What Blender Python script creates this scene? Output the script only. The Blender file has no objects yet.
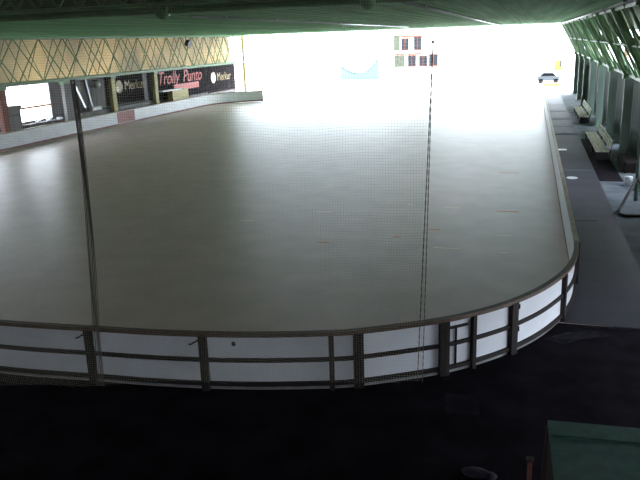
import bpy, bmesh, math, random
from mathutils import Vector, Matrix
random.seed(7)
sc = bpy.context.scene
C = sc.collection
PI = math.pi

# ------------------------------------------------------------------ materials
def lin(c):
    return tuple((v/255/12.92 if v/255 <= .04045 else ((v/255+.055)/1.055)**2.4) for v in c)
def mat(name, rgb, rough=.6, metal=0, spec=.5, noise=0, nscale=3.0, bump=0, bscale=30.0, stretch=None, rgb2=None, trans=0):
    m = bpy.data.materials.new(name); m.use_nodes = True
    nt = m.node_tree; b = nt.nodes['Principled BSDF']
    col = lin(rgb)
    b.inputs['Roughness'].default_value = rough
    b.inputs['Metallic'].default_value = metal
    b.inputs['Specular IOR Level'].default_value = spec
    tc = nt.nodes.new('ShaderNodeTexCoord')
    mp = nt.nodes.new('ShaderNodeMapping'); nt.links.new(tc.outputs['Object'], mp.inputs[0])
    if stretch: mp.inputs['Scale'].default_value = stretch
    n = nt.nodes.new('ShaderNodeTexNoise'); n.inputs['Scale'].default_value = nscale; n.inputs['Detail'].default_value = 5
    nt.links.new(mp.outputs[0], n.inputs['Vector'])
    r = nt.nodes.new('ShaderNodeValToRGB')
    a = tuple(max(0, v*(1-noise)) for v in col); c2 = lin(rgb2) if rgb2 else tuple(min(1, v*(1+noise)) for v in col)
    r.color_ramp.elements[0].position = .35; r.color_ramp.elements[1].position = .68
    r.color_ramp.elements[0].color = (*a, 1); r.color_ramp.elements[1].color = (*c2, 1)
    nt.links.new(n.outputs['Fac'], r.inputs[0]); nt.links.new(r.outputs[0], b.inputs['Base Color'])
    if bump:
        n2 = nt.nodes.new('ShaderNodeTexNoise'); n2.inputs['Scale'].default_value = bscale; n2.inputs['Detail'].default_value = 3
        nt.links.new(mp.outputs[0], n2.inputs['Vector'])
        bp = nt.nodes.new('ShaderNodeBump'); bp.inputs['Strength'].default_value = bump; bp.inputs['Distance'].default_value = .02
        nt.links.new(n2.outputs['Fac'], bp.inputs['Height']); nt.links.new(bp.outputs[0], b.inputs['Normal'])
    if trans:
        t = nt.nodes.new('ShaderNodeBsdfTranslucent'); nt.links.new(r.outputs[0], t.inputs[0])
        mx = nt.nodes.new('ShaderNodeMixShader'); mx.inputs[0].default_value = trans
        out = nt.nodes['Material Output']
        nt.links.new(b.outputs[0], mx.inputs[1]); nt.links.new(t.outputs[0], mx.inputs[2]); nt.links.new(mx.outputs[0], out.inputs[0])
    return m
M = dict(
    rink=mat('rink_concrete', (206,186,180), rough=.40, spec=.42, noise=.07, nscale=.9, bump=.06, bscale=9),
    walk=mat('walkway_rubber', (50,46,62), rough=.6, noise=.3, nscale=.8, bump=.3, bscale=14),
    pale=mat('pale_concrete', (104,110,119), rough=.8, spec=.2, noise=.25, nscale=1.2),
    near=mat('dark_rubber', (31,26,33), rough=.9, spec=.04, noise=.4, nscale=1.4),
    patch=mat('worn_rubber', (38,33,40), rough=.9, spec=.05, noise=.3, nscale=3),
    yard=mat('yard_paving', (205,205,200), rough=.9, noise=.08, nscale=.3),
    white=mat('white_board', (226,227,232), rough=.35, noise=.05, nscale=1.5),
    kick=mat('grey_kick_board', (140,140,142), rough=.5, noise=.25, nscale=4),
    brown=mat('brown_steel', (84,64,52), rough=.5, noise=.2, nscale=6),
    dark=mat('dark_steel', (36,29,28), rough=.6, spec=.25, noise=.25, nscale=7),
    black=mat('black_plastic', (18,17,18), rough=.5),
    railr=mat('pale_wood_rail', (150,138,118), rough=.5, noise=.2, nscale=2),
    red=mat('red_strip', (126,76,70), rough=.5, noise=.15),
    rpanel=mat('red_panel', (150,78,74), rough=.5, noise=.2),
    green=mat('green_steel', (96,134,92), rough=.5, noise=.2, nscale=2),
    ceil=mat('green_ceiling', (124,168,128), rough=.85, spec=.12, noise=.2, nscale=.6, stretch=(6,.15,1)),
    dgreen=mat('dark_green_roof', (92,108,82), rough=.7, noise=.35, nscale=1.5),
    gwall=mat('green_cladding', (92,110,100), rough=.6, noise=.25, nscale=1.5, stretch=(1,1,.15)),
    bwall=mat('back_cladding', (60,60,58), rough=.8, noise=.2),
    tan=mat('tan_cladding', (206,196,174), rough=.7, noise=.3, nscale=.22, rgb2=(230,212,176), trans=.4),
    grey=mat('grey_cladding', (120,116,118), rough=.7, noise=.25, nscale=1.2, stretch=(1,2,.2)),
    bench=mat('bench_wood', (232,220,206), rough=.6, noise=.3, nscale=5, stretch=(4,.3,1)),
    banner=mat('dark_banner', (40,36,40), rough=.9, spec=.08, noise=.15, nscale=.8),
    rtext=mat('red_lettering', (196,74,66), rough=.5),
    gold=mat('gold_lettering', (158,136,88), rough=.5),
    ivory=mat('ivory_lettering', (235,225,200), rough=.5),
    cream=mat('cream_post', (196,182,126), rough=.6, noise=.15, nscale=3),
    yellow=mat('yellow_paint', (240,190,60), rough=.6),
    orange=mat('orange_paint', (226,138,74), rough=.6),
    steel=mat('bare_steel', (170,172,176), rough=.28, metal=.9),
    cord=mat('net_cord', (104,96,88), rough=.85),
    thread=mat('net_thread', (190,180,156), rough=.9, noise=.08),
    tarp=mat('green_tarp', (54,104,92), rough=.75, noise=.16, nscale=5, bump=.3, bscale=60),
    dwood=mat('dark_wood', (62,46,42), rough=.7, noise=.3, nscale=5, stretch=(3,3,.3)),
    rwood=mat('reddish_wood', (122,70,60), rough=.7, noise=.2),
    lamp=mat('lamp_glass', (236,236,240), rough=.2),
    shutter=mat('house_shutter', (70,74,58), rough=.7, noise=.2),
    hwin=mat('house_window', (34,38,46), rough=.25),
    hwall=mat('house_wall', (232,226,214), rough=.9, noise=.05),
    faded=mat('faded_orange', (118,60,38), rough=.8, noise=.2),
    ochre=mat('ochre_paint', (142,104,34), rough=.8),
    ramp=mat('pale_blue_ramp', (92,118,136), rough=.7),
    car=mat('car_paint', (66,72,78), rough=.35),
    glass=mat('car_glass', (16,18,22), rough=.1),
    dust=mat('dusty_rubber', (44,42,50), rough=.9, spec=.05, noise=.5, nscale=5),
    bag=mat('crumpled_plastic', (40,33,50), rough=.9, noise=.4, nscale=14),
)

# ------------------------------------------------------------------ mesh helpers
class MB:
    def __init__(s): s.bm = bmesh.new()
    def box(s, lo, hi, rot=0, bevel=0):
        c = [(a+b)/2 for a, b in zip(lo, hi)]; d = [abs(b-a) for a, b in zip(lo, hi)]
        t = bmesh.new(); bmesh.ops.create_cube(t, size=1)
        bmesh.ops.scale(t, vec=d, verts=t.verts)
        if bevel: bmesh.ops.bevel(t, geom=t.edges[:], offset=bevel, segments=2, affect='EDGES')
        if rot: bmesh.ops.rotate(t, cent=(0,0,0), matrix=Matrix.Rotation(rot, 3, 'Z'), verts=t.verts)
        bmesh.ops.translate(t, vec=c, verts=t.verts); s._join(t); return s
    def _join(s, t):
        me = bpy.data.meshes.new('tmp'); t.to_mesh(me); t.free(); s.bm.from_mesh(me); bpy.data.meshes.remove(me)
    def tube(s, pts, r, n=8, r2=None):
        pts = [Vector(p) for p in pts]; rings = []
        for i, p in enumerate(pts):
            d = (pts[min(i+1, len(pts)-1)]-pts[max(i-1, 0)]).normalized()
            a = d.cross(Vector((0,0,1)));
            if a.length < 1e-3: a = Vector((1,0,0))
            a.normalize(); b = d.cross(a)
            rr = r if r2 is None else r+(r2-r)*i/(len(pts)-1)
            rings.append([s.bm.verts.new(p+rr*(math.cos(2*PI*(k+.5)/n)*a+math.sin(2*PI*(k+.5)/n)*b)) for k in range(n)])
        for q, w in zip(rings, rings[1:]):
            for k in range(n): s.bm.faces.new((q[k], q[(k+1)%n], w[(k+1)%n], w[k]))
        if n > 2:
            s.bm.faces.new(rings[0][::-1]); s.bm.faces.new(rings[-1])
        return s
    def bar(s, a, b, w, h):          # rectangular bar between two points
        a, b = Vector(a), Vector(b); d = (b-a).normalized()
        u = d.cross(Vector((0,0,1)));
        if u.length < 1e-3: u = Vector((1,0,0))
        u.normalize(); v = u.cross(d)
        R = [[s.bm.verts.new(p+u*x*w/2+v*y*h/2) for x, y in ((-1,-1),(1,-1),(1,1),(-1,1))] for p in (a, b)]
        for k in range(4): s.bm.faces.new((R[0][k], R[0][(k+1)%4], R[1][(k+1)%4], R[1][k]))
        s.bm.faces.new(R[0][::-1]); s.bm.faces.new(R[1]); return s
    def sweep(s, path, o0, o1, z0, z1):   # wall-like strip along plan path, offsets along the outward normal
        sec = []
        for p, nrm in path:
            q = [(p[0]+nrm[0]*o, p[1]+nrm[1]*o, z) for o, z in ((o0,z0),(o1,z0),(o1,z1),(o0,z1))]
            sec.append([s.bm.verts.new(v) for v in q])
        for a, b in zip(sec, sec[1:]):
            for k in range(4): s.bm.faces.new((a[k], a[(k+1)%4], b[(k+1)%4], b[k]))
        s.bm.faces.new(sec[0][::-1]); s.bm.faces.new(sec[-1]); return s
    def ball(s, c, r, sz=(1,1,1), sub=2):
        t = bmesh.new(); bmesh.ops.create_icosphere(t, subdivisions=sub, radius=r)
        bmesh.ops.scale(t, vec=sz, verts=t.verts); bmesh.ops.translate(t, vec=c, verts=t.verts); s._join(t); return s
    def prism(s, poly, y0, y1, axis='y'):
        def P(a, b, t): return {'y':(a,t,b),'x':(t,a,b),'z':(a,b,t)}[axis]
        A = [s.bm.verts.new(P(a,b,y0)) for a, b in poly]; B = [s.bm.verts.new(P(a,b,y1)) for a, b in poly]
        n = len(poly)
        for k in range(n): s.bm.faces.new((A[k], A[(k+1)%n], B[(k+1)%n], B[k]))
        s.bm.faces.new(A[::-1]); s.bm.faces.new(B); return s
    def build(s, name, m, parent=None, smooth=False, world=True):
        bm = s.bm
        bmesh.ops.recalc_face_normals(bm, faces=bm.faces[:])
        if parent is not None and world:
            bmesh.ops.transform(bm, matrix=true_matrix(parent).inverted(), verts=bm.verts)
        me = bpy.data.meshes.new(name); bm.to_mesh(me); bm.free()
        if smooth:
            for p in me.polygons: p.use_smooth = True
        me.materials.append(m)
        o = bpy.data.objects.new(name, me); C.objects.link(o)
        if parent is not None: o.parent = parent
        return o
def true_matrix(o):
    m = Matrix.LocRotScale(o.location, o.rotation_euler, o.scale)
    return true_matrix(o.parent) @ m if o.parent else m
def tag(o, label=None, cat=None, group=None, kind=None):
    if label: o['label'] = label
    if cat: o['category'] = cat
    if group: o['group'] = group
    if kind: o['kind'] = kind
    return o
def thing(name, loc, label, cat, group=None, rz=0, kind=None):
    o = bpy.data.objects.new(name, None); o.empty_display_size = .2; C.objects.link(o)
    o.location = loc; o.rotation_euler = (0,0,rz)
    return tag(o, label, cat, group, kind)
def copy_tree(o, parent=None):
    c = o.copy(); C.objects.link(c)
    if parent is not None: c.parent = parent
    for ch in [x for x in list(C.objects) if x.parent == o]: copy_tree(ch, c)
    return c
def struct(name, mb, m, label=None, cat=None):
    o = mb.build(name, m); o['kind'] = 'structure'
    return tag(o, label, cat)
def text_part(name, body, size, m, parent, loc, rot, shear=0, xs=1):
    cu = bpy.data.curves.new('lettering', 'FONT'); cu.body = body; cu.size = size; cu.extrude = .012; cu.shear = shear
    cu.align_x = 'LEFT'
    tmp = bpy.data.objects.new('lettering_tmp', cu); C.objects.link(tmp)
    me = bpy.data.meshes.new_from_object(tmp.evaluated_get(bpy.context.evaluated_depsgraph_get()))
    bpy.data.objects.remove(tmp)
    o = bpy.data.objects.new(name, me); me.materials.clear(); me.materials.append(m)
    C.objects.link(o); o.parent = parent; o.location = loc; o.rotation_euler = rot; o.scale = (xs, 1, 1)
    return o

# ------------------------------------------------------------------ camera (world: X across rink, Y along rink, Z up)
H = 6.2
r = Vector((0.95971356, 0.04496709, -0.27735869)); d = Vector((0.27890078, -0.27232293, 0.92089879)); u = Vector((-0.03412099, -0.96115461, -0.27389336))
cam_d = bpy.data.cameras.new('camera'); cam = bpy.data.objects.new('camera', cam_d); C.objects.link(cam)
X = Vector((r[0], d[0], u[0])); Yd = Vector((r[1], d[1], u[1])); Zf = Vector((r[2], d[2], u[2]))
mw = Matrix.Identity(4)
for i in range(3):
    mw[i][0] = X[i]; mw[i][1] = -Yd[i]; mw[i][2] = -Zf[i]
mw[2][3] = H
cam.matrix_world = mw
cam_d.sensor_width = 36; cam_d.lens = 36*700/640; cam_d.clip_start = .05; cam_d.clip_end = 600
sc.camera = cam

# ------------------------------------------------------------------ setting
XL, XR = -32.5, 1.3            # inner faces of the long side boards
RY = 74.0                      # far end of the rink
CZ = 7.1                       # ceiling over the rink
struct('floor', MB().box((-36, -6, -.3), (2.0, 82, 0)), M['rink'])
struct('ground', MB().box((-160, -80, -.5), (160, 260, -.31)), M['yard'])
yard = MB().box((-90, 82.02, -.3), (60, 200, -.02)); struct('trim_7', yard, M['yard'])

# path round the near end: list of (point, outward normal)
ctrl = [(-32.5,30),(-32.5,22),(-32.4,17.5),(-31.5,14.2),(-29.4,11.8),(-26.6,10.7),(-22,10.4),(-17,10.4),(-12.5,10.40),(-9.8,10.43),(-8.8,10.47),(-7.72,10.55),(-6.7,10.61),(-5.55,10.74),(-4.48,10.93),
        (-3.3,11.24),(-2.8,11.43),(-2.08,11.82),(-1.35,12.27),(-.88,12.66),(-.5,13.04),(-.1,13.52),(.34,14.2),(.68,14.9),(.95,15.62),(1.16,16.5),(1.27,17.5),(1.3,18.6),(1.3,21),(1.3,26)]
def catmull(P, n=10):
    out = []
    P = [Vector(p) for p in P]
    for i in range(1, len(P)-2):
        p0, p1, p2, p3 = P[i-1:i+3]
        for k in range(n):
            t = k/n
            out.append(.5*((2*p1)+(p2-p0)*t+(2*p0-5*p1+4*p2-p3)*t*t+(3*p1-p0-3*p2+p3)*t**3))
    return out
dense = catmull(ctrl)
def with_normals(pts):
    out = []
    for i, p in enumerate(pts):
        t = (Vector(pts[min(i+1, len(pts)-1)])-Vector(pts[max(i-1, 0)])).normalized()
        out.append((Vector(p[:2]), Vector((t.y, -t.x))))
    return out
DP = with_normals(dense)       # travelling left -> right along the near end, outward = towards the camera
def idx_x(x):
    c = [(abs(p.x-x), i) for i, (p, n) in enumerate(DP) if p.y < 20 and i > 30]
    return min(c)[1]

# pale concrete beyond the walkway mat, dark mat of the walkway, dark flooring round the near end
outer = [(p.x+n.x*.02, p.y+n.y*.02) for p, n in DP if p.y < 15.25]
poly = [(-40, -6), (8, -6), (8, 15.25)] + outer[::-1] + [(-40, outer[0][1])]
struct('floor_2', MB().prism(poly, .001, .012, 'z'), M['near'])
wk = [(p.x+n.x*.02, p.y+n.y*.02) for p, n in DP if 15.25 <= p.y < 19 and p.x > 0]
struct('floor_3', MB().prism([(3.05, 15.25)]+wk+[(1.34, 82), (3.05, 82)], .001, .012, 'z'), M['walk'])
struct('floor_4', MB().box((3.05, 15.25, .001), (9, 82, .010)).box((2.0, -6, -.3), (9, 82, 0)), M['pale'])

# ceiling: green profiled sheet with ribs, fascia at its edges
c = MB().box((-33.2, 17, CZ), (2.85, 80, CZ+.18))
struct('ceiling', c, M['ceil'])
c = MB()
for k in range(60):
    x = -32.9+k*.6
    c.box((x-.03, 17.05, CZ-.025), (x+.03, 79.95, CZ+.02))
struct('trim_1', c, M['ceil'])
c = MB()
c.box((-33.3, 80, CZ-.02), (2.95, 80.15, CZ+.45)).box((2.85, 17, CZ-.03), (2.95, 80, CZ+.3)).box((-33.3, 17, CZ-.03), (-33.2, 80, CZ+.3)).box((-33.3, 16.85, CZ-.03), (2.95, 17, CZ+.1))
struct('trim_2', c, M['green'])
# high roof over the camera's end
struct('ceiling_2', MB().box((-36, -6.2, 9.4), (9, 17.2, 9.6)).box((-36, 17.05, CZ+.1), (9, 17.2, 9.5)), M['dgreen'])
# side roofs, closing the hall outside the flat ceiling
struct('ceiling_3', MB().prism([(2.9, CZ+.25), (2.9, CZ+.37), (7.0, 6.3), (7.0, 6.18)], 17, 82), M['dgreen'])
struct('ceiling_4', MB().prism([(-33.25, CZ+.25), (-33.25, CZ+.37), (-37.5, 6.9), (-37.5, 6.78)], 17, 82), M['dgreen'])
struct('wall_back', MB().box((-36.2, -6.2, 0), (-10, -6, 9.4)).box((-10, -6.2, 0), (4, -6, 1.6)).box((-10, -6.2, 2.4), (4, -6, 9.4)).box((4, -6.2, 0), (9, -6, 9.4)), M['bwall'])  # strip left open in the unseen back wall to light the boards

# ---- right wall: green sheet bays, some open
w = MB()
def bays(mb, x0, x1, spans, z0, z1):
    for a, b in spans: mb.box((x0, a, z0), (x1, b, z1))
w.box((5.3, 17.2, 0), (5.36, 33.2, 1.5)).box((5.3, 17.2, 1.5), (5.36, 27, 4.1)).box((5.3, 27, 3.3), (5.36, 33.2, 4.1)).box((5.3, 32.6, 1.5), (5.36, 33.2, 3.3))  # gap out of view, left open to bring light onto the walkway
bays(w, 5.3, 5.36, [(34.0, 41.5), (42.2, 49.4), (50.2, 56.3), (57, 66), (67, 80)], 0, 4.1)
for k in range(148):
    y = 33.9+k*.31
    w.box((5.24, y, 0), (5.31, y+.1, 4.05)) if not any(a-.15 < y < b for a, b in [(33.2,34),(41.5,42.2),(49.4,50.2),(56.3,57),(66,67)]) and y < 79.8 else None
struct('wall_right', w, M['gwall'])
w = MB()
bays(w, 5.5, 5.54, [(17, 36), (38.2, 42), (46.5, 48.2), (58, 62), (66, 80)], 4.35, 6.5)
struct('wall_right_upper', w, M['tan'])
w = MB().box((7.0, -6, 0), (7.1, 9.5, 9.4)).box((7.0, 9.5, 2.1), (7.1, 17.1, 7.8)).box((7.0,9.5,9.2),(7.1,17.1,9.4)).box((7.0,9.5,7.8),(7.1,11,9.2)).box((6.9,17,2.1),(7.0,24,6.3))  # clerestory gap added out of view to light the space frame
struct('wall_right_near', w, M['bwall'])

# ---- left wall: tan upper cladding (the backlit sheet), lower walls
struct('wall_left', MB().box((-36.2, -6, 0), (-36, 17.1, 7.6)).box((-36.2, -6, 7.6), (-36, 4, 9.4)).box((-36.2, 17, 0), (-36.05, 38.3, 1.2)).box((-36.2, 17, 2.1), (-36.05, 38.3, 4.2)), M['bwall'])  # gaps added out of view to light the rink floor and space frame
struct('wall_left_upper', MB().box((-34.6, 17, 3.9), (-34.56, 80, 7.2)), M['tan'])
struct('wall_left_panel', MB().box((-34.3, 45.3, 0), (-34.2, 52.6, 4.0)).box((-34.3, 52.6, 0), (-34.2, 80.3, 3.9)), M['grey'])
struct('wall_left_low', MB().box((-34.4, 38.3, 0), (-34.2, 45.3, 1.35)), M['grey'])
struct('trim_3', MB().box((-34.22, 38.3, 2.25), (-34.1, 45.3, 2.38)), M['orange'])

# ------------------------------------------------------------------ rink board sections
def board(name, pts, label, cat, group=None, posts=(0,), single=True, mid=True, inner=True, rail='brown', hinge=False, latch=False, gate=False, knob=None):
    o0 = pts[len(pts)//2][0]
    t = thing(name, (o0.x, o0.y, 0), label, cat, group)
    MB().sweep(pts, -.03, .0, .02, 1.10).build('panel', M['white'], t)
    MB().sweep(pts, .0, .012, .02, .09).build('kick_panel', M['kick'], t)
    MB().sweep(pts, -.05, .07, 1.075, 1.15).build('top_rail', M[rail], t)
    if mid: MB().sweep(pts, .0, .055, .57, .64).build('middle_rail', M['dark'], t)
    MB().sweep(pts, .0, .06, .09, .165).build('bottom_rail', M['dark'], t)
    if inner: MB().sweep(pts, -.042, -.03, .02, .16).build('kick_strip', M['red'], t)
    for w_, at in posts:
        i = 0 if at == 0 else len(pts)-1
        p, n = pts[i]
        q, _ = pts[1] if at == 0 else pts[-2]
        tn = (q-p).normalized()
        pc = p+tn*(w_/2+.004)+n*.05
        MB().box((pc.x-w_/2, pc.y-.05, 0.012), (pc.x+w_/2, pc.y+.05, 1.09)).build('post', M['dark'], t) if False else \
            MB().bar((pc.x, pc.y, .012), (pc.x, pc.y, 1.09), w_, .1).build('post', M['dark'], t)
        ps = [x for x in C.objects if x.parent == t][-1]
        # turn the post so that it faces along the wall
        me = ps.data
        a = math.atan2(tn.y, tn.x); ctr = pc-o0
        R = Matrix.Translation((ctr.x, ctr.y, 0)) @ Matrix.Rotation(a, 4, 'Z') @ Matrix.Translation((-ctr.x, -ctr.y, 0))
        me.transform(R)
        MB().bar((pc.x-w_*.5*tn.x, pc.y-w_*.5*tn.y, .019), (pc.x+w_*.5*tn.x, pc.y+w_*.5*tn.y, .019), .16, .012).build('foot_plate', M['dark'], t)
    if hinge:
        p, n = pts[0]; q, _ = pts[2]; tn = (q-p).normalized()
        for z in (.98, .50):
            c_ = p+tn*.16+n*.035
            MB().box((c_.x-.045, c_.y-.035, z-.045), (c_.x+.045, c_.y+.035, z+.045), bevel=.008).build('hinge', M['black'], t)
    if latch:
        p, n = pts[-1]; q, _ = pts[-3]; tn = (q-p).normalized()
        a = p+tn*.02+n*.07; b = p+tn*.2+n*.07
        MB().tube([(a.x, a.y, 1.04), (b.x, b.y, .93), (b.x+tn.x*.05, b.y+tn.y*.05, .92)], .016, 6).build('latch', M['black'], t)
    if gate:
        p, n = pts[0]
        k = max(1, int(len(pts)*.38)); pp = pts[2:-2]
        MB().sweep(pp, .0, .04, .91, .955).build('gate_bar', M['dark'], t)
        i = min(len(pts)-2, k+1); q, nq = pts[i]
        MB().bar((q.x+nq.x*.025, q.y+nq.y*.025, .17), (q.x+nq.x*.025, q.y+nq.y*.025, .93), .035, .04).build('gate_stile', M['dark'], t)
    if knob is not None:
        p, n = pts[int(len(pts)*knob)]
        MB().ball((p.x+n.x*.02, p.y+n.y*.02, .93), .04, (1, .6, 1.2)).build('knob', M['black'], t)
    return t
def resample(i0, i1, n):
    pts = [DP[i][0] for i in range(i0, i1+1)]
    L = [0]
    for a, b in zip(pts, pts[1:]): L.append(L[-1]+(b-a).length)
    out = []
    for k in range(n+1):
        s = L[-1]*k/n; j = 0
        while j < len(L)-2 and L[j+1] < s: j += 1
        f = (s-L[j])/(L[j+1]-L[j]+1e-9); out.append(tuple(pts[j].lerp(pts[j+1], f)))
    return with_normals(out)
cuts = [-14.4, -12.2, -10.0, -7.79, -5.55, -3.3, -2.8, -1.38, -.9, -.13, .88]
labels = [None,
 None,
 'dim white rink board section farther from the gates than the one behind the net seam',
 'dim white rink board section behind the dark vertical seam of the net',
 'white rink board section with a small black knob near its upper edge',
 'narrow white rink gate behind the net, between a slim dark post and a double post',
 'white rink board section crossed by the hanging ropes at the edge of the net',
 'narrow white rink gate with a small inner frame, beside a double post',
 'white rink board section between the small framed gate and the hinged post',
 'large white rink board section with two black hinges on the curve',]
for k in range(10):
    i0, i1 = idx_x(cuts[k]), idx_x(cuts[k+1])
    pts = resample(i0, i1, 16)
    g = k in (5, 7)
    if labels[k] is None: continue
    board('rink_gate' if g else 'rink_board', pts, labels[k], 'gate' if g else 'rink board',
          'boards round the near end of the rink',
          posts={2:((.06,1),), 3:((.075,0),(.06,1)), 4:((.075,0),), 5:((.095,0),(.08,1)), 6:((.09,0),(.09,1)), 7:((.09,0),), 8:((.08,0),(.07,1)), 9:((.1,0),)}[k],
          latch=k in (2, 3), gate=(k == 7), hinge=(k == 9), knob=.28 if k == 4 else None)
i0 = idx_x(.88); i1 = max(i for i, (p, n) in enumerate(DP) if p.y < 18.0)
board('rink_board', resample(i0, i1, 14), 'short white rink board section bending into the walkway', 'rink board',
      'boards round the near end of the rink', posts=((.1,0),), hinge=True)

# straight boards on the long sides (copies of one section)
def straight(n, L):
    return with_normals([(0, L*k/n) for k in range(n+1)])
SL = 4.0
proto = board('rink_board', straight(4, SL), 'straight white rink board section beside the dark walkway', 'rink board', 'rink boards along the walkway', posts=((.08,0),), rail='railr', knob=None)
y0 = DP[i1][0].y
n_r = int((67-y0)//SL)
SLr = (67-y0)/n_r
for k in range(n_r):
    t = proto if k == 0 else copy_tree(proto)
    t.location = (XR, y0+SLr*(k+.5), 0); t.scale = (1, SLr/SL, 1)
# the far side (mirrored: turned by 180 degrees)
for k in range(10):
    t = copy_tree(proto)
    tag(t, 'straight white rink board section below the stands and dark banners', 'rink board', 'rink boards below the banners')
    t.location = (XL, 27+4*(k+.5), 0); t.rotation_euler = (0, 0, PI)
    if k == 6:
        t['label'] = 'rink board section with a red panel, opposite the walkway, below the grey wall'
        MB().box((XL+.03, 27+4*k+.2, .18), (XL+.045, 27+4*k+2.9, 1.06)).build('red_panel', M['rpanel'], t)
# far corners and far end
def arc(cx, cy, R, a0, a1, n=12):
    return with_normals([(cx+R*math.cos(a0+(a1-a0)*k/n), cy+R*math.sin(a0+(a1-a0)*k/n)) for k in range(n+1)])
board('rink_board', arc(XL+7, 67, 7, PI*.62, PI), 'curved rink board section at the far corner below the last dark banner', 'rink board', 'far corner boards', posts=((.08,0),), rail='railr')

# ------------------------------------------------------------------ safety net in front of the near boards
NY = 8.5; NX0, NX1 = -12.6, -1.17; NZ0, NZ1 = 1.0, 7.3
net = thing('safety_net', (NX0, NY, 0), 'fine mesh safety net hanging in front of the near rink boards', 'net')
mb = MB(); sp = .036
def wob(x, z): return .05*math.sin(x*1.3+z*.7)+.03*math.sin(x*3.1-z*1.1)
def wx(x, z): return .012*math.sin(z*2.1+x*.6)+.006*math.sin(z*5.3+x)
nx = int((NX1-NX0)/sp); nz = int((NZ1-NZ0)/sp)
def hem(x): return 1.78+(x+1.2)*.125
def shift(z): return -.15*(6.1-z)/6.1
for i in range(nx+1):
    x_ = NX0+i*sp
    mb.tube([(x_+shift(z)+.07+wx(x_, z), NY+wob(x_, z), z) for z in [hem(x_)+(NZ1-hem(x_))*k/14 for k in range(15)]], .0011, 3)
for j in range(nz+1):
    z = NZ0+j*sp
    mb.tube([(x_+shift(z)+.07, NY+wob(x_, z), z+.018*math.sin(x_*2.3+z)+.01*math.sin(x_*5.1)) for x_ in [NX0+(NX1-NX0)*k/40 for k in range(41)] if z >= hem(x_)-.02], .0011, 3) if z > hem(NX0)+.4 else None
nt_o = mb.build('netting', M['thread'], net)
for k in range(6):
    mb = MB(); sprd = (k-2.5)*.024
    mb.tube([(-6.02+shift(z)*1.15+sprd*(.55+.12*(5.8-z))+.006*math.sin(z*3+k), NY-.02+wob(-6.1, z), z) for z in [1.18+4.62*j/20 for j in range(21)]], (.0075 if k in (1, 3, 4) else .005), 6)
    mb.build('seam_cord', M['cord'], net)
def twisted(mb, x0, x1, z0, z1, rad, yy):
    n = 160
    for ph in (0, PI):
        mb.tube([(x0+(x1-x0)*k/n+rad*.6*math.cos(ph+k*.9), yy+rad*.6*math.sin(ph+k*.9), z0+(z1-z0)*k/n) for k in range(n+1)], rad*.6, 5)
mb = MB(); twisted(mb, -1.098, -1.262, 6.13, 1.78, .0062, NY-.03); mb.build('edge_rope', M['cord'], net)
mb = MB(); twisted(mb, -1.094, -1.192, 6.13, 1.78, .0055, NY-.05); mb.build('edge_rope', M['cord'], net)
MB().ball((-1.096, NY-.04, 6.14), .016, (1, 1, 1.4)).build('knot', M['cord'], net)
MB().tube([(NX0-.3, NY, NZ1), (NX1+.3, NY, NZ1)], .02, 8).build('top_cable', M['steel'], net)

# ------------------------------------------------------------------ steelwork
def truss_left(y0, y1, x, label, phase, rr, chords=True, step=2.6):
    t = thing('lattice_truss', (x, (y0+y1)/2, 4), label, 'truss', 'lattice trusses above the stands')
    if chords:
        MB().box((x-.08, y0, 3.95), (x+.08, y1, 4.15)).build('bottom_chord', M['green'], t)
        MB().box((x-.08, y0, 6.95), (x+.08, y1, 7.12)).build('top_chord', M['green'], t)
    n = int((y1-y0)/step)
    st = (y1-y0)/n
    for k in range(n):
        a = y0+st*(k+phase); b = min(a+st, y1)
        MB().tube([(x-.02, a, 4.05), (x-.02, b, 7.0)], rr, 6).build('diagonal', M['green'], t)
        MB().tube([(x+.02, a, 7.0), (x+.02, b, 4.05)], rr, 6).build('diagonal', M['green'], t)
    return t
truss_left(30, 80.4, -33.0, 'green lattice truss hanging over the far rink boards, in front of the tan cladding', 0, .045)
truss_left(30, 80.4, -34.2, 'thinner green lattice directly against the tan cladding above the stands', .5, .03, step=1.7)
mb = MB().bar((-33.0, 80.56, 0), (-33.0, 80.56, 7.1), .25, .25)
tag(mb.build('truss_end_post', M['cream']), 'tan post closing the end of the lattice truss by the glare', 'post')

# space frame at the edge of the flat ceiling, above the picture's top
tf = thing('space_frame', (-8.8, 16.4, 7.25), 'dark green space frame truss with ball nodes across the hall above the rink', 'truss')
nodes = [(-8.8+5.2*k, 16.4, 7.02) for k in range(-4, 4)]
MB().tube([(-34, 16.4, 7.02), (8.0, 16.4, 7.02)], .06, 8).build('bottom_chord', M['green'], tf)
MB().tube([(-34, 14.0, 8.5), (8.0, 14.0, 8.5)], .06, 8).build('top_chord', M['green'], tf)
MB().tube([(-34, 16.7, 8.5), (8.0, 16.7, 8.5)], .06, 8).build('top_chord', M['green'], tf)
for nd in nodes:
    MB().ball(nd, .2).build('node', M['green'], tf, smooth=True)
    for dx in (-2.6, -1.3, 0, 1.3, 2.6):
        for ty in (14.0, 16.7):
            MB().tube([nd, (nd[0]+dx, ty, 8.5)], .045 if abs(dx) != 1.3 else .025, 6).build('strut', M['green'], tf)
tf2 = thing('lattice_girder', (-12, 14.6, 8.2), 'fine dark green lattice girder crossing under the high roof behind the space frame', 'truss')
for z in (7.1, 7.8): MB().tube([(-34, 14.9, z), (8, 14.9, z)], .05, 6).build('chord', M['green'], tf2)
for k in range(48):
    xa = -20+k*.58
    MB().tube([(xa, 14.9, 7.1), (xa+.58, 14.9, 7.8)], .03, 5).build('lattice_bar', M['green'], tf2)
    MB().tube([(xa, 14.95, 7.8), (xa+.58, 14.95, 7.1)], .03, 5).build('lattice_bar', M['green'], tf2)

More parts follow.
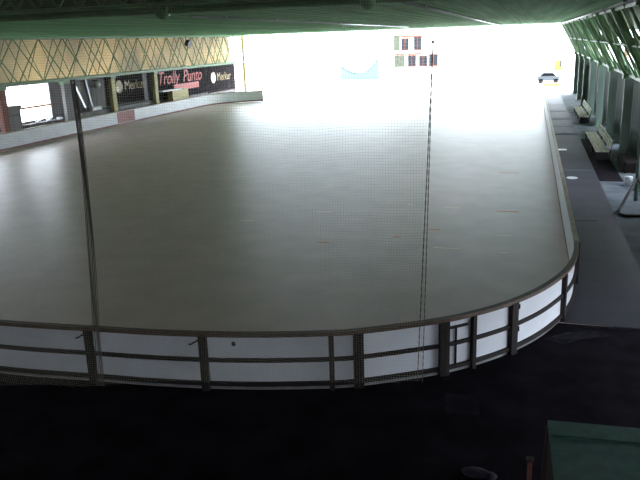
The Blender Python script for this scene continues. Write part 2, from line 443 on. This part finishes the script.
# pipes added to draw the glints of light along the flat ceiling
for (xx, z_, ya, yb, rr, lb) in ((-3.02, CZ-.08, 18, 70, .035, 'pale added glint pipe under the green ceiling, the one running towards the top of the date line'),
                             (-9.8, CZ-.08, 20, 60, .035, 'pale added glint pipe under the green ceiling above the middle of the rink'),
                             (2.82, CZ-.08, 22, 79, .04, 'pale added glint pipe along the side of the green ceiling over the walkway')):
    lb = lb.replace(', the one running towards the top of the date line', ', closer to the walkway than the other')
    t = thing('glint_pipe', (xx, ya, z_), lb, 'pipe')
    MB().tube([(xx, ya, z_), (xx, yb, z_)], rr, 8).build('pipe', M['steel'], t, smooth=True)
    for k in range(8):
        y = ya+(yb-ya)*(k+.5)/8
        MB().box((xx-.06, y-.06, z_), (xx+.06, y+.06, CZ)).build('glint_pipe_clip', M['steel'], t)

# columns on the walkway side with braces up to the ceiling edge
ords = ['stoutest green steel column, with curved stand at its foot, beside the walkway', 'green steel column behind the long slatted bench',
        'green steel column between the two slatted benches', 'green steel column behind the brighter slatted bench', 'green steel column just past the brighter bench',
        'slim green steel column two bays before the open end', 'slim green steel column one bay before the open end', 'green steel corner column at the open end of the walkway']
for k in range(8):
    y = 30+6.9*k
    t = thing('steel_column', (4.55, y, 0), ords[k], 'column', 'columns along the walkway')
    w_ = .26 if k == 0 else .2
    MB().box((4.55-w_, y-.16, .01), (4.55+w_, y+.16, 3.95), bevel=.02).build('shaft', M['gwall'], t)
    MB().box((4.2, y-.28, .01), (4.9, y+.28, .05)).build('base_plate', M['green'], t)
    MB().box((4.25, y-.2, 3.95), (5.5, y+.2, 4.2)).build('head_beam', M['green'], t)
    MB().tube([(4.5, y, 4.05), (2.92, y+.0, CZ-.02)], .16 if k < 2 else .12, 8).build('brace', M['green'], t)
    for dy in (-3.4, 3.4):
        MB().tube([(4.5, y, 4.1), (2.92, y+dy, CZ-.02)], .065, 8).build('brace', M['green'], t)
    MB().tube([(4.5, y, 4.1), (3.7, y+1.6, 5.7)], .05, 8).build('brace', M['green'], t)
t = thing('lattice_truss', (4.55, 50, 4.1), 'green sloping lattice truss over the benches beside the walkway', 'truss', None)
MB().box((4.47, 24, 4.05), (4.63, 80, 4.2)).build('bottom_chord', M['green'], t)
MB().tube([(3.72, 24, 5.6), (3.72, 80, 5.6)], .06, 8).build('middle_chord', M['green'], t)
MB().box((2.96, 24, 6.9), (3.1, 80, 7.05)).build('top_chord', M['green'], t)
for k in range(28):
    ya = 24+2*k
    MB().tube([(4.5, ya, 4.15), (3.0, ya+2, 6.95)], .045, 6).build('diagonal', M['green'], t)
    MB().tube([(4.55, ya+2, 4.15), (3.05, ya, 6.95)], .045, 6).build('diagonal', M['green'], t)

# ------------------------------------------------------------------ benches on the walkway side
def bench(y0, y1, label, xs=3.3, zf=.03):
    t = thing('slatted_bench', (xs, (y0+y1)/2, 0), label, 'bench', 'benches beside the walkway')
    for k in range(5):
        MB().box((xs+k*.125, y0, .42), (xs+.105+k*.125, y1, .46), bevel=.006).build('seat_slat', M['bench'], t)
    for k in range(3):
        z = .58+k*.15
        MB().box((xs+.66+.03*k, y0, z), (xs+.70+.03*k, y1, z+.12), bevel=.006).build('back_slat', M['bench'], t)
    n = 4
    for k in range(n):
        y = y0+.25+(y1-y0-.5)*k/(n-1)
        MB().box((xs+.03, y-.04, zf), (xs+.09, y+.04, .42)).build('leg', M['dark'], t)
        MB().bar((xs+.64, y, zf), (xs+.77, y, 1.02), .08, .05).build('leg', M['dark'], t)
        MB().box((xs+.03, y-.04, .37), (xs+.66, y+.04, .42)).build('crossbar', M['dark'], t)
    MB().box((xs+.05, y0+.05, zf), (xs+.6, y0+.09, .40)).build('end_panel', M['black'], t)
    return t
bench(36.9, 44.6, 'long slatted wooden bench with backrest, the bigger of two beside the walkway')
bench(52.4, 60.0, 'sunlit slatted wooden bench further along the walkway towards the open end', 3.45, .01)
tag(MB().box((3.06, 31.6, .012), (4.0, 44.5, .03)).build('rubber_mat', M['near']), 'black rubber mat on the concrete under and before the long bench', 'mat')
tag(MB().box((1.6, 24.6, .014), (2.4, 25.0, .022)).build('floor_plate', M['black']), 'small black floor plate on the walkway', 'floor plate')
tag(MB().ball((1.98, 32.2, .02), .2, (1.25, 1.6, .05)).build('paper_plate', M['white']), 'pale oval paper lying on the dark walkway', 'paper')
tag(MB().box((1.62, 40.0, .014), (2.1, 40.5, .03)).build('white_strip', M['white']), 'white strip lying across the walkway close to the boards', 'strip')
for k, y in enumerate((46.5, 50.6, 55, 60.5, 66, 33.8)):
    tag(MB().box((1.5, y, .014), (3.0, y+.5, .02)).build('walkway_strip', M['pale']), 'pale cross strip on the dark walkway floor', 'strip', 'pale cross strips on the walkway')
# curved tubular stand with a pole by the stout column
t = thing('tube_stand', (3.7, 26, 0), 'dark tubular stand with a pole and curved floor loop beside the walkway', 'stand')
loop = [(3.95, 27.6, .9), (3.55, 26.8, .42), (3.22, 25.9, .1), (3.2, 25.5, .06), (3.35, 25.3, .06), (3.9, 25.35, .06), (4.5, 25.5, .06)]
MB().tube(loop, .05, 8).build('floor_loop', M['dark'], t, smooth=True)
MB().tube([(3.98, 27.7, .06), (3.95, 27.6, 2.3)], .07, 8).build('pole', M['gwall'], t)
MB().tube([(3.98, 27.6, .9), (4.5, 25.5, .06)], .04, 8).build('stay', M['dark'], t)
t = thing('bucket', (4.1, 30.9, 0), 'small pale bucket on the concrete by the stout green column', 'bucket')
MB().tube([(4.1, 30.9, .01), (4.1, 30.9, .36)], .13, 14, .17).build('body', M['white'], t, smooth=True)
MB().tube([(4.1-.17*math.cos(a), 30.9, .36+.15*math.sin(a)) for a in [PI*k/10 for k in range(11)]], .008, 5).build('handle', M['steel'], t)
tag(MB().box((4.2, 33.5, .01), (4.9, 36.2, .5), bevel=.05).build('storage_chest', M['dark']), 'low dark chest between the long bench and the green wall', 'chest')
tag(MB().box((4.3, 64.5, .01), (4.6, 65.0, 1.0), bevel=.03).build('waste_bin', M['rwood']), 'small reddish bin past the sunlit bench at the end of the walkway', 'bin')

# ------------------------------------------------------------------ stands side: posts, banners, things
for k, (y, m_, lb) in enumerate(((39.0, 'rwood', 'brown post at the outer side of the bright opening in the stands'),
                         (46.0, 'grey', 'wide grey post between the bright opening and the grey wall'),
                         (52.1, 'cream', 'cream post between the grey wall and the first dark banner'),
                         (59.2, 'cream', 'cream post between the two dark banners'))):
    t = thing('stand_post', (-33.2, y, 0), lb, 'post', 'posts below the lattice truss')
    w_ = .5 if k == 1 else .28
    MB().box((-33.2-.14, y-w_, 0), (-33.2+.14, y+w_, 3.95)).build('shaft', M[m_], t)
    MB().box((-33.2-.2, y-w_-.08, 3.75), (-33.2+.2, y+w_+.08, 3.95)).build('head_plate', M['green'], t)
RX = (PI/2, 0, PI/2)
def banner(y0, y1, z0, z1, label, xx=-34.14):
    t = thing('banner', (xx, y0, z0), label, 'banner', 'dark banners under the lattice truss')
    MB().box((xx-.02, y0, z0), (xx, y1, z1)).build('cloth', M['banner'], t)
    for z in (z0, z1): MB().tube([(xx-.01, y0, z), (xx-.01, y1, z)], .03, 6).build('hem_rod', M['dark'], t)
    return t
def disk(xx, y, z, rad, m, t, name='disk'):
    MB().tube([(xx+.005, y, z), (xx+.035, y, z)], rad, 24).build(name, m, t)
b1 = banner(52.5, 58.7, 1.5, 3.9, 'dark banner with gold disk and gold lettering between two cream posts')
disk(-34.14, 54.6, 2.95, .55, M['gold'], b1)
disk(-34.12, 54.3, 2.75, .24, M['ivory'], b1, 'ivory_disk')  # ivory spot printed on the logo disk
text_part('lettering', 'Merkur', 1.15, M['gold'], b1, (.01, 3.0, 1.1), RX)
b2 = banner(59.6, 72.3, 1.15, 3.95, 'long dark banner with red script lettering over a red bar')
text_part('lettering', 'Trolly', 1.75, M['rtext'], b2, (.01, 1.7, 1.45), RX, .35, 1.05)
text_part('lettering', 'Punto', 1.75, M['rtext'], b2, (.01, 7.0, 1.45), RX, .35, 1.05)
MB().box((-34.14, 64.6, 1.85), (-34.10, 70.2, 2.45)).build('red_bar', M['rtext'], b2)
text_part('lettering', 'ristorante', .62, M['banner'], b2, (.045, 5.5, .84), RX, .0, 1.6) if False else None
b3 = banner(72.5, 80.2, 1.0, 3.95, 'dark banner with ivory disk and gold lettering next to the glare')
disk(-34.14, 74.0, 2.6, .62, M['ivory'], b3)
text_part('lettering', 'Merkur', 1.3, M['gold'], b3, (.01, 2.5, 1.2), RX)
# things in the stands
t = thing('counter', (-33.6, 61.5, 0), 'small tan counter with white top below the red lettering', 'counter')
MB().box((-33.85, 62.6, 0), (-33.3, 66.0, 2.0)).build('body', M['cream'], t)
MB().box((-33.9, 60.6, 2.0), (-33.25, 64.6, 2.12)).build('top', M['white'], t)
t = thing('ticket_box', (-33.6, 40.0, 0), 'grey box cabinet standing in the bright opening of the stands', 'box')
MB().box((-34.1, 39.3, 0), (-33.45, 40.9, 2.45)).build('body', M['grey'], t)
MB().box((-34.15, 39.2, 2.45), (-33.4, 41.0, 2.65)).build('lid', M['grey'], t)
MB().box((-33.45, 39.4, 2.0), (-33.42, 40.8, 2.05)).build('handle_strip', M['dark'], t)
for k, (ya, yb) in enumerate(((48.0, 49.3), (49.7, 50.2))):
    tag(MB().bar((-34.1, ya, 4.0), (-34.0, yb, 1.42), .1, .18).build('leaning_board', M['steel']), ('pale board leaning steeply against the grey wall' , 'thin upright pale board below the round white lamp')[k], 'board')
t = thing('globe_lamp', (-33.8, 50.2, 3.4), 'round white lamp on the grey wall under the truss', 'lamp')
MB().ball((-33.8, 50.9, 3.35), .3).build('globe', M['lamp'], t, smooth=True)
MB().tube([(-34.2, 50.9, 3.7), (-33.8, 50.9, 3.7), (-33.8, 50.9, 3.6)], .04, 6).build('bracket', M['dark'], t)
tag(MB().box((-33.85, 49.4, 1.4), (-33.45, 50.7, 1.65), bevel=.04).build('tray', M['white']), 'white tray on the ledge under the leaning boards', 'tray')
tag(MB().box((-34.15, 46.8, 0), (-33.42, 58.8, 1.4)).build('ledge', M['grey']), 'long grey ledge behind the rink boards', 'ledge')
tag(MB().ball((-33.7, 47.3, 1.56), .28, (1, 1, .6)).build('white_bundle', M['white']), 'small white bundle on the ledge by the wide grey post', 'bundle')
tag(MB().box((-33.9, 41.3, 0), (-33.2, 45.2, 1.25)).build('low_bench', M['dwood']), 'dark low bench in the bright opening of the stands', 'bench')
for k in range(3): tag(MB().box((-33.5, 42.3+k*1.2, 1.25), (-33.2, 42.7+k*1.2, 1.4), bevel=.03).build('cushion', M['white']), 'small white cushion on the dark low bench in the stands', 'cushion', 'cushions on the low bench')
# round dark loudspeaker under the ceiling
t = thing('loudspeaker', (-33.0, 66, 6.5), 'small dark loudspeaker hanging in front of the lattice truss', 'loudspeaker')
MB().tube([(-32.7, 65.2, 6.45), (-32.3, 65.2, 6.3)], .3, 14, .42).build('horn', M['black'], t)
MB().tube([(-32.7, 65.2, 6.45), (-32.7, 65.2, 7.1)], .03, 6).build('bracket', M['dark'], t)

# ------------------------------------------------------------------ outside, beyond the open end
t = thing('house', (-16.7, 111, 0), 'pale house with dark windows and shutters seen through the glare', 'house')
MB().box((-20.0, 109.2, 0), (-13.2, 116, 6.6)).build('wall', M['hwall'], t)
MB().box((-20.3, 108.8, 6.75), (-12.9, 116.3, 6.9)).build('roof', M['hwall'], t)
MB().box((-19.2, 109.0, 6.25), (-15.7, 109.2, 6.42)).build('lintel', M['faded'], t)
MB().box((-20.2, 109.0, 3.7), (-15.8, 109.2, 3.9)).build('sill_band', M['faded'], t)
MB().box((-20.1, 109.1, 4.3), (-19.2, 109.2, 6.5)).build('shutter', M['shutter'], t)
MB().box((-20.0, 109.1, 1.9), (-18.4, 109.2, 3.6)).build('shutter', M['shutter'], t)
for (xa, xb, za, zb) in ((-18.9,-17.8,4.4,6.0), (-17.0,-15.9,4.4,6.2), (-17.9,-16.7,2.0,3.5), (-16.2,-15.0,2.0,3.4), (-14.7,-13.4,2.0,3.6)):
    w_ = MB().box((xa, 109.08, za), (xb, 109.2, zb)).build('window', M['hwin'], t)
    mb = MB()
    mb.box((xa-.1, 109.02, za-.1), (xb+.1, 109.1, za)).box((xa-.1, 109.02, zb), (xb+.1, 109.1, zb+.1)).box(((xa+xb)/2-.04, 109.02, za), ((xa+xb)/2+.04, 109.1, zb))
    mb.build('window_frame', M['faded'], w_)
t = thing('garden_fence', (-16, 108.0, 0), 'low orange rail in front of the pale house', 'fence')
MB().box((-19.8, 108.0, .55), (-11.0, 108.1, .7)).build('rail', M['faded'], t)
for k in range(5): MB().box((-19.6+2.1*k, 108.0, -.02), (-19.5+2.1*k, 108.1, .55)).build('post', M['dark'], t)
t = thing('curved_ramp', (-26, 112, 0), 'pale blue curved ramp standing outside in the glare', 'ramp')
pp = [(-29.3+6.2*k/14, .9+2.3*((k-7)/7)**2*(1 if k > 7 else .55)) for k in range(15)]
MB().prism([(a, b) for a, b in pp]+[(pp[-1][0], .0), (pp[0][0], .0)], 112, 114).build('body', M['ramp'], t)
MB().tube([(a, 111.98, b) for a, b in pp], .06, 6).build('coping', M['dark'], t)
MB().tube([(-23.1, 112, 3.2), (-23.1, 112, 4.6)], .06, 6).build('pole', M['dark'], t)
t = thing('flag_pole', (-4.2, 92, 0), 'thin yellow pole outside beyond the open end', 'pole')
MB().tube([(-4.2, 92, -.02), (-4.2, 92, 9)], .09, 10).build('shaft', M['ochre'], t)
MB().tube([(-4.2, 92, 5.9), (-2.9, 92, 6.2)], .03, 6).build('arm', M['dark'], t)
t = thing('parked_car', (2.0, 96, 0), 'dark low car parked outside where the walkway ends', 'car')
MB().prism([(.9,.35),(3.6,.35),(3.7,.7),(3.2,.9),(2.8,1.3),(1.6,1.32),(1.2,.92),(.85,.8)], 95, 96.6).build('body', M['car'], t)
MB().prism([(1.3,.92),(3.05,.92),(2.74,1.25),(1.66,1.26)], 94.97, 96.63).build('window', M['glass'], t)
for xx in (1.35, 3.15):
    for yy in (95.0, 96.4): MB().tube([(xx, yy, .28), (xx, yy+.2, .28)], .3, 16).build('wheel', M['black'], t)
t = thing('sign_board', (3.2, 88, 0), 'yellow sign board with grey arm beside the open end of the walkway', 'sign')
MB().tube([(4.1, 88, 0), (4.1, 88, 3.4)], .06, 8).build('post', M['dark'], t)
MB().box((2.7, 87.97, 1.9), (3.5, 88.03, 3.1)).build('board', M['yellow'], t)
MB().box((3.5, 87.96, 1.7), (4.2, 88.04, 1.85)).build('arm', M['grey'], t)
MB().box((3.2, 87.95, 2.3), (3.5, 87.97, 3.1)).build('panel', M['shutter'], t)
tag(MB().box((2.45, 86, 4.3), (2.75, 86.04, 6.2)).box((2.55,86,6.2),(2.65,86.04,7.3)).build('hanging_strip', M['orange']), 'orange strip hanging at the open end beside the columns', 'strip') if False else None
tag(MB().box((1.6, 90.0, -.02), (3.6, 90.4, .35)).build('kerb_block', M['orange']), 'low orange kerb block outside in front of the car', 'kerb')

# ------------------------------------------------------------------ near floor things
t = thing('green_chest', (1.3, 8, 0), 'dark wooden chest with a green tarpaulin top by the camera corner', 'chest')
MB().prism([(.47, 9.19), (2.4, 9.28), (2.4, 5.6), (.58, 5.6)], .012, .93, 'z').build('body', M['dwood'], t)
MB().prism([(.455, 9.2), (2.42, 9.29), (2.42, 5.58), (.565, 5.58)], .94, 1.0, 'z').build('tarpaulin_top', M['tarp'], t)
MB().box((.5, 8.86, 1.0), (2.4, 8.88, 1.006), rot=.04).build('seam', M['tarp'], t)
MB().bar((.43, 9.1, .012), (.47, 9.1, .95), .06, .06).build('corner_post', M['dwood'], t)
t = thing('stake', (.22, 8.15, 0), 'short reddish wooden stake standing on the dark floor beside the green chest', 'stake')
MB().bar((.22, 8.15, .012), (.22, 8.15, 1.0), .06, .06).build('shaft', M['rwood'], t)
MB().box((.17, 8.1, .99), (.27, 8.2, 1.03), bevel=.01).build('cap', M['dwood'], t)
tag(MB().prism([(-1.22, 11.5), (-.62, 11.55), (-.56, 10.85), (-1.13, 10.76)], .0125, .016, 'z').build('floor_patch', M['patch']), 'faint square patch on the dark floor below the framed gate', 'patch')
tag(MB().prism([(.55, 14.35), (1.0, 14.75), (1.7, 14.95), (1.9, 14.75), (1.3, 14.45), (.9, 14.1)], .0125, .016, 'z').build('dust_smear', M['dust']), 'pale dusty smear on the dark floor at the bend of the boards', 'smear')
tag(MB().ball((-.50, 9.12, .06), .14, (1.5, .9, .4)).ball((-.30, 9.09, .055), .09, (1.2, 1, .5)).build('crumpled_bag', M['bag']), 'crumpled purplish bag on the dark floor', 'bag')
tag(MB().box((1.35, 15.1, .012), (2.6, 15.2, .03)).build('threshold_strip', M['patch']), 'worn threshold strip between dark floor and walkway', 'strip')

# small dashes of colour painted as glints of light on the rink floor
def fl(px, py): # not pixels: plan coordinates
    return px, py
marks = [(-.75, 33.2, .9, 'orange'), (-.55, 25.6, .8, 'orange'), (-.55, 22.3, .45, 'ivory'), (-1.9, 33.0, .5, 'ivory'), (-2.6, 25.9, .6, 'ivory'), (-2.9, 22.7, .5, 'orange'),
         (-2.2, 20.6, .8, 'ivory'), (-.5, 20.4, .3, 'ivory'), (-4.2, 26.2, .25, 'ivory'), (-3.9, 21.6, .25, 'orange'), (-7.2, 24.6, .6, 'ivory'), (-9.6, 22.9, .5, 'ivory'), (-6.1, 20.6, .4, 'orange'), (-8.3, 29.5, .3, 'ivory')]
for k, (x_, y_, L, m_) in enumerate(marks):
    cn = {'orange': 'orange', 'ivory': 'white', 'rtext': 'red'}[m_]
    tag(MB().box((x_-L/2, y_-.045, .0005), (x_+L/2, y_+.045, .004)).build('painted_glint', M[m_]), f'short thin {cn} painted glint on the grey rink floor', 'painted glint', f'{cn} painted glints on the rink floor')

# ------------------------------------------------------------------ light
w = bpy.data.worlds.new('sky'); sc.world = w; w.use_nodes = True
bg = w.node_tree.nodes['Background']
bg.inputs[0].default_value = (.80, .89, 1.0, 1); bg.inputs[1].default_value = 12.0
sd = bpy.data.lights.new('sun', 'SUN'); sd.energy = 6; sd.angle = .01; sd.color = (1, .95, .86)
so = bpy.data.objects.new('sun', sd); C.objects.link(so); so.rotation_euler = (math.radians(38), 0, math.radians(160))

sc.view_settings.view_transform = 'Standard'; sc.view_settings.look = 'None'
sc.view_settings.exposure = 0; sc.view_settings.gamma = 1; sc.view_settings.use_curve_mapping = False
sc.cycles.use_denoising = True
sc.cycles.max_bounces = 10; sc.cycles.diffuse_bounces = 5; sc.cycles.glossy_bounces = 4
sc.cycles.caustics_reflective = False; sc.cycles.caustics_refractive = False
sc.cycles.sample_clamp_indirect = 8
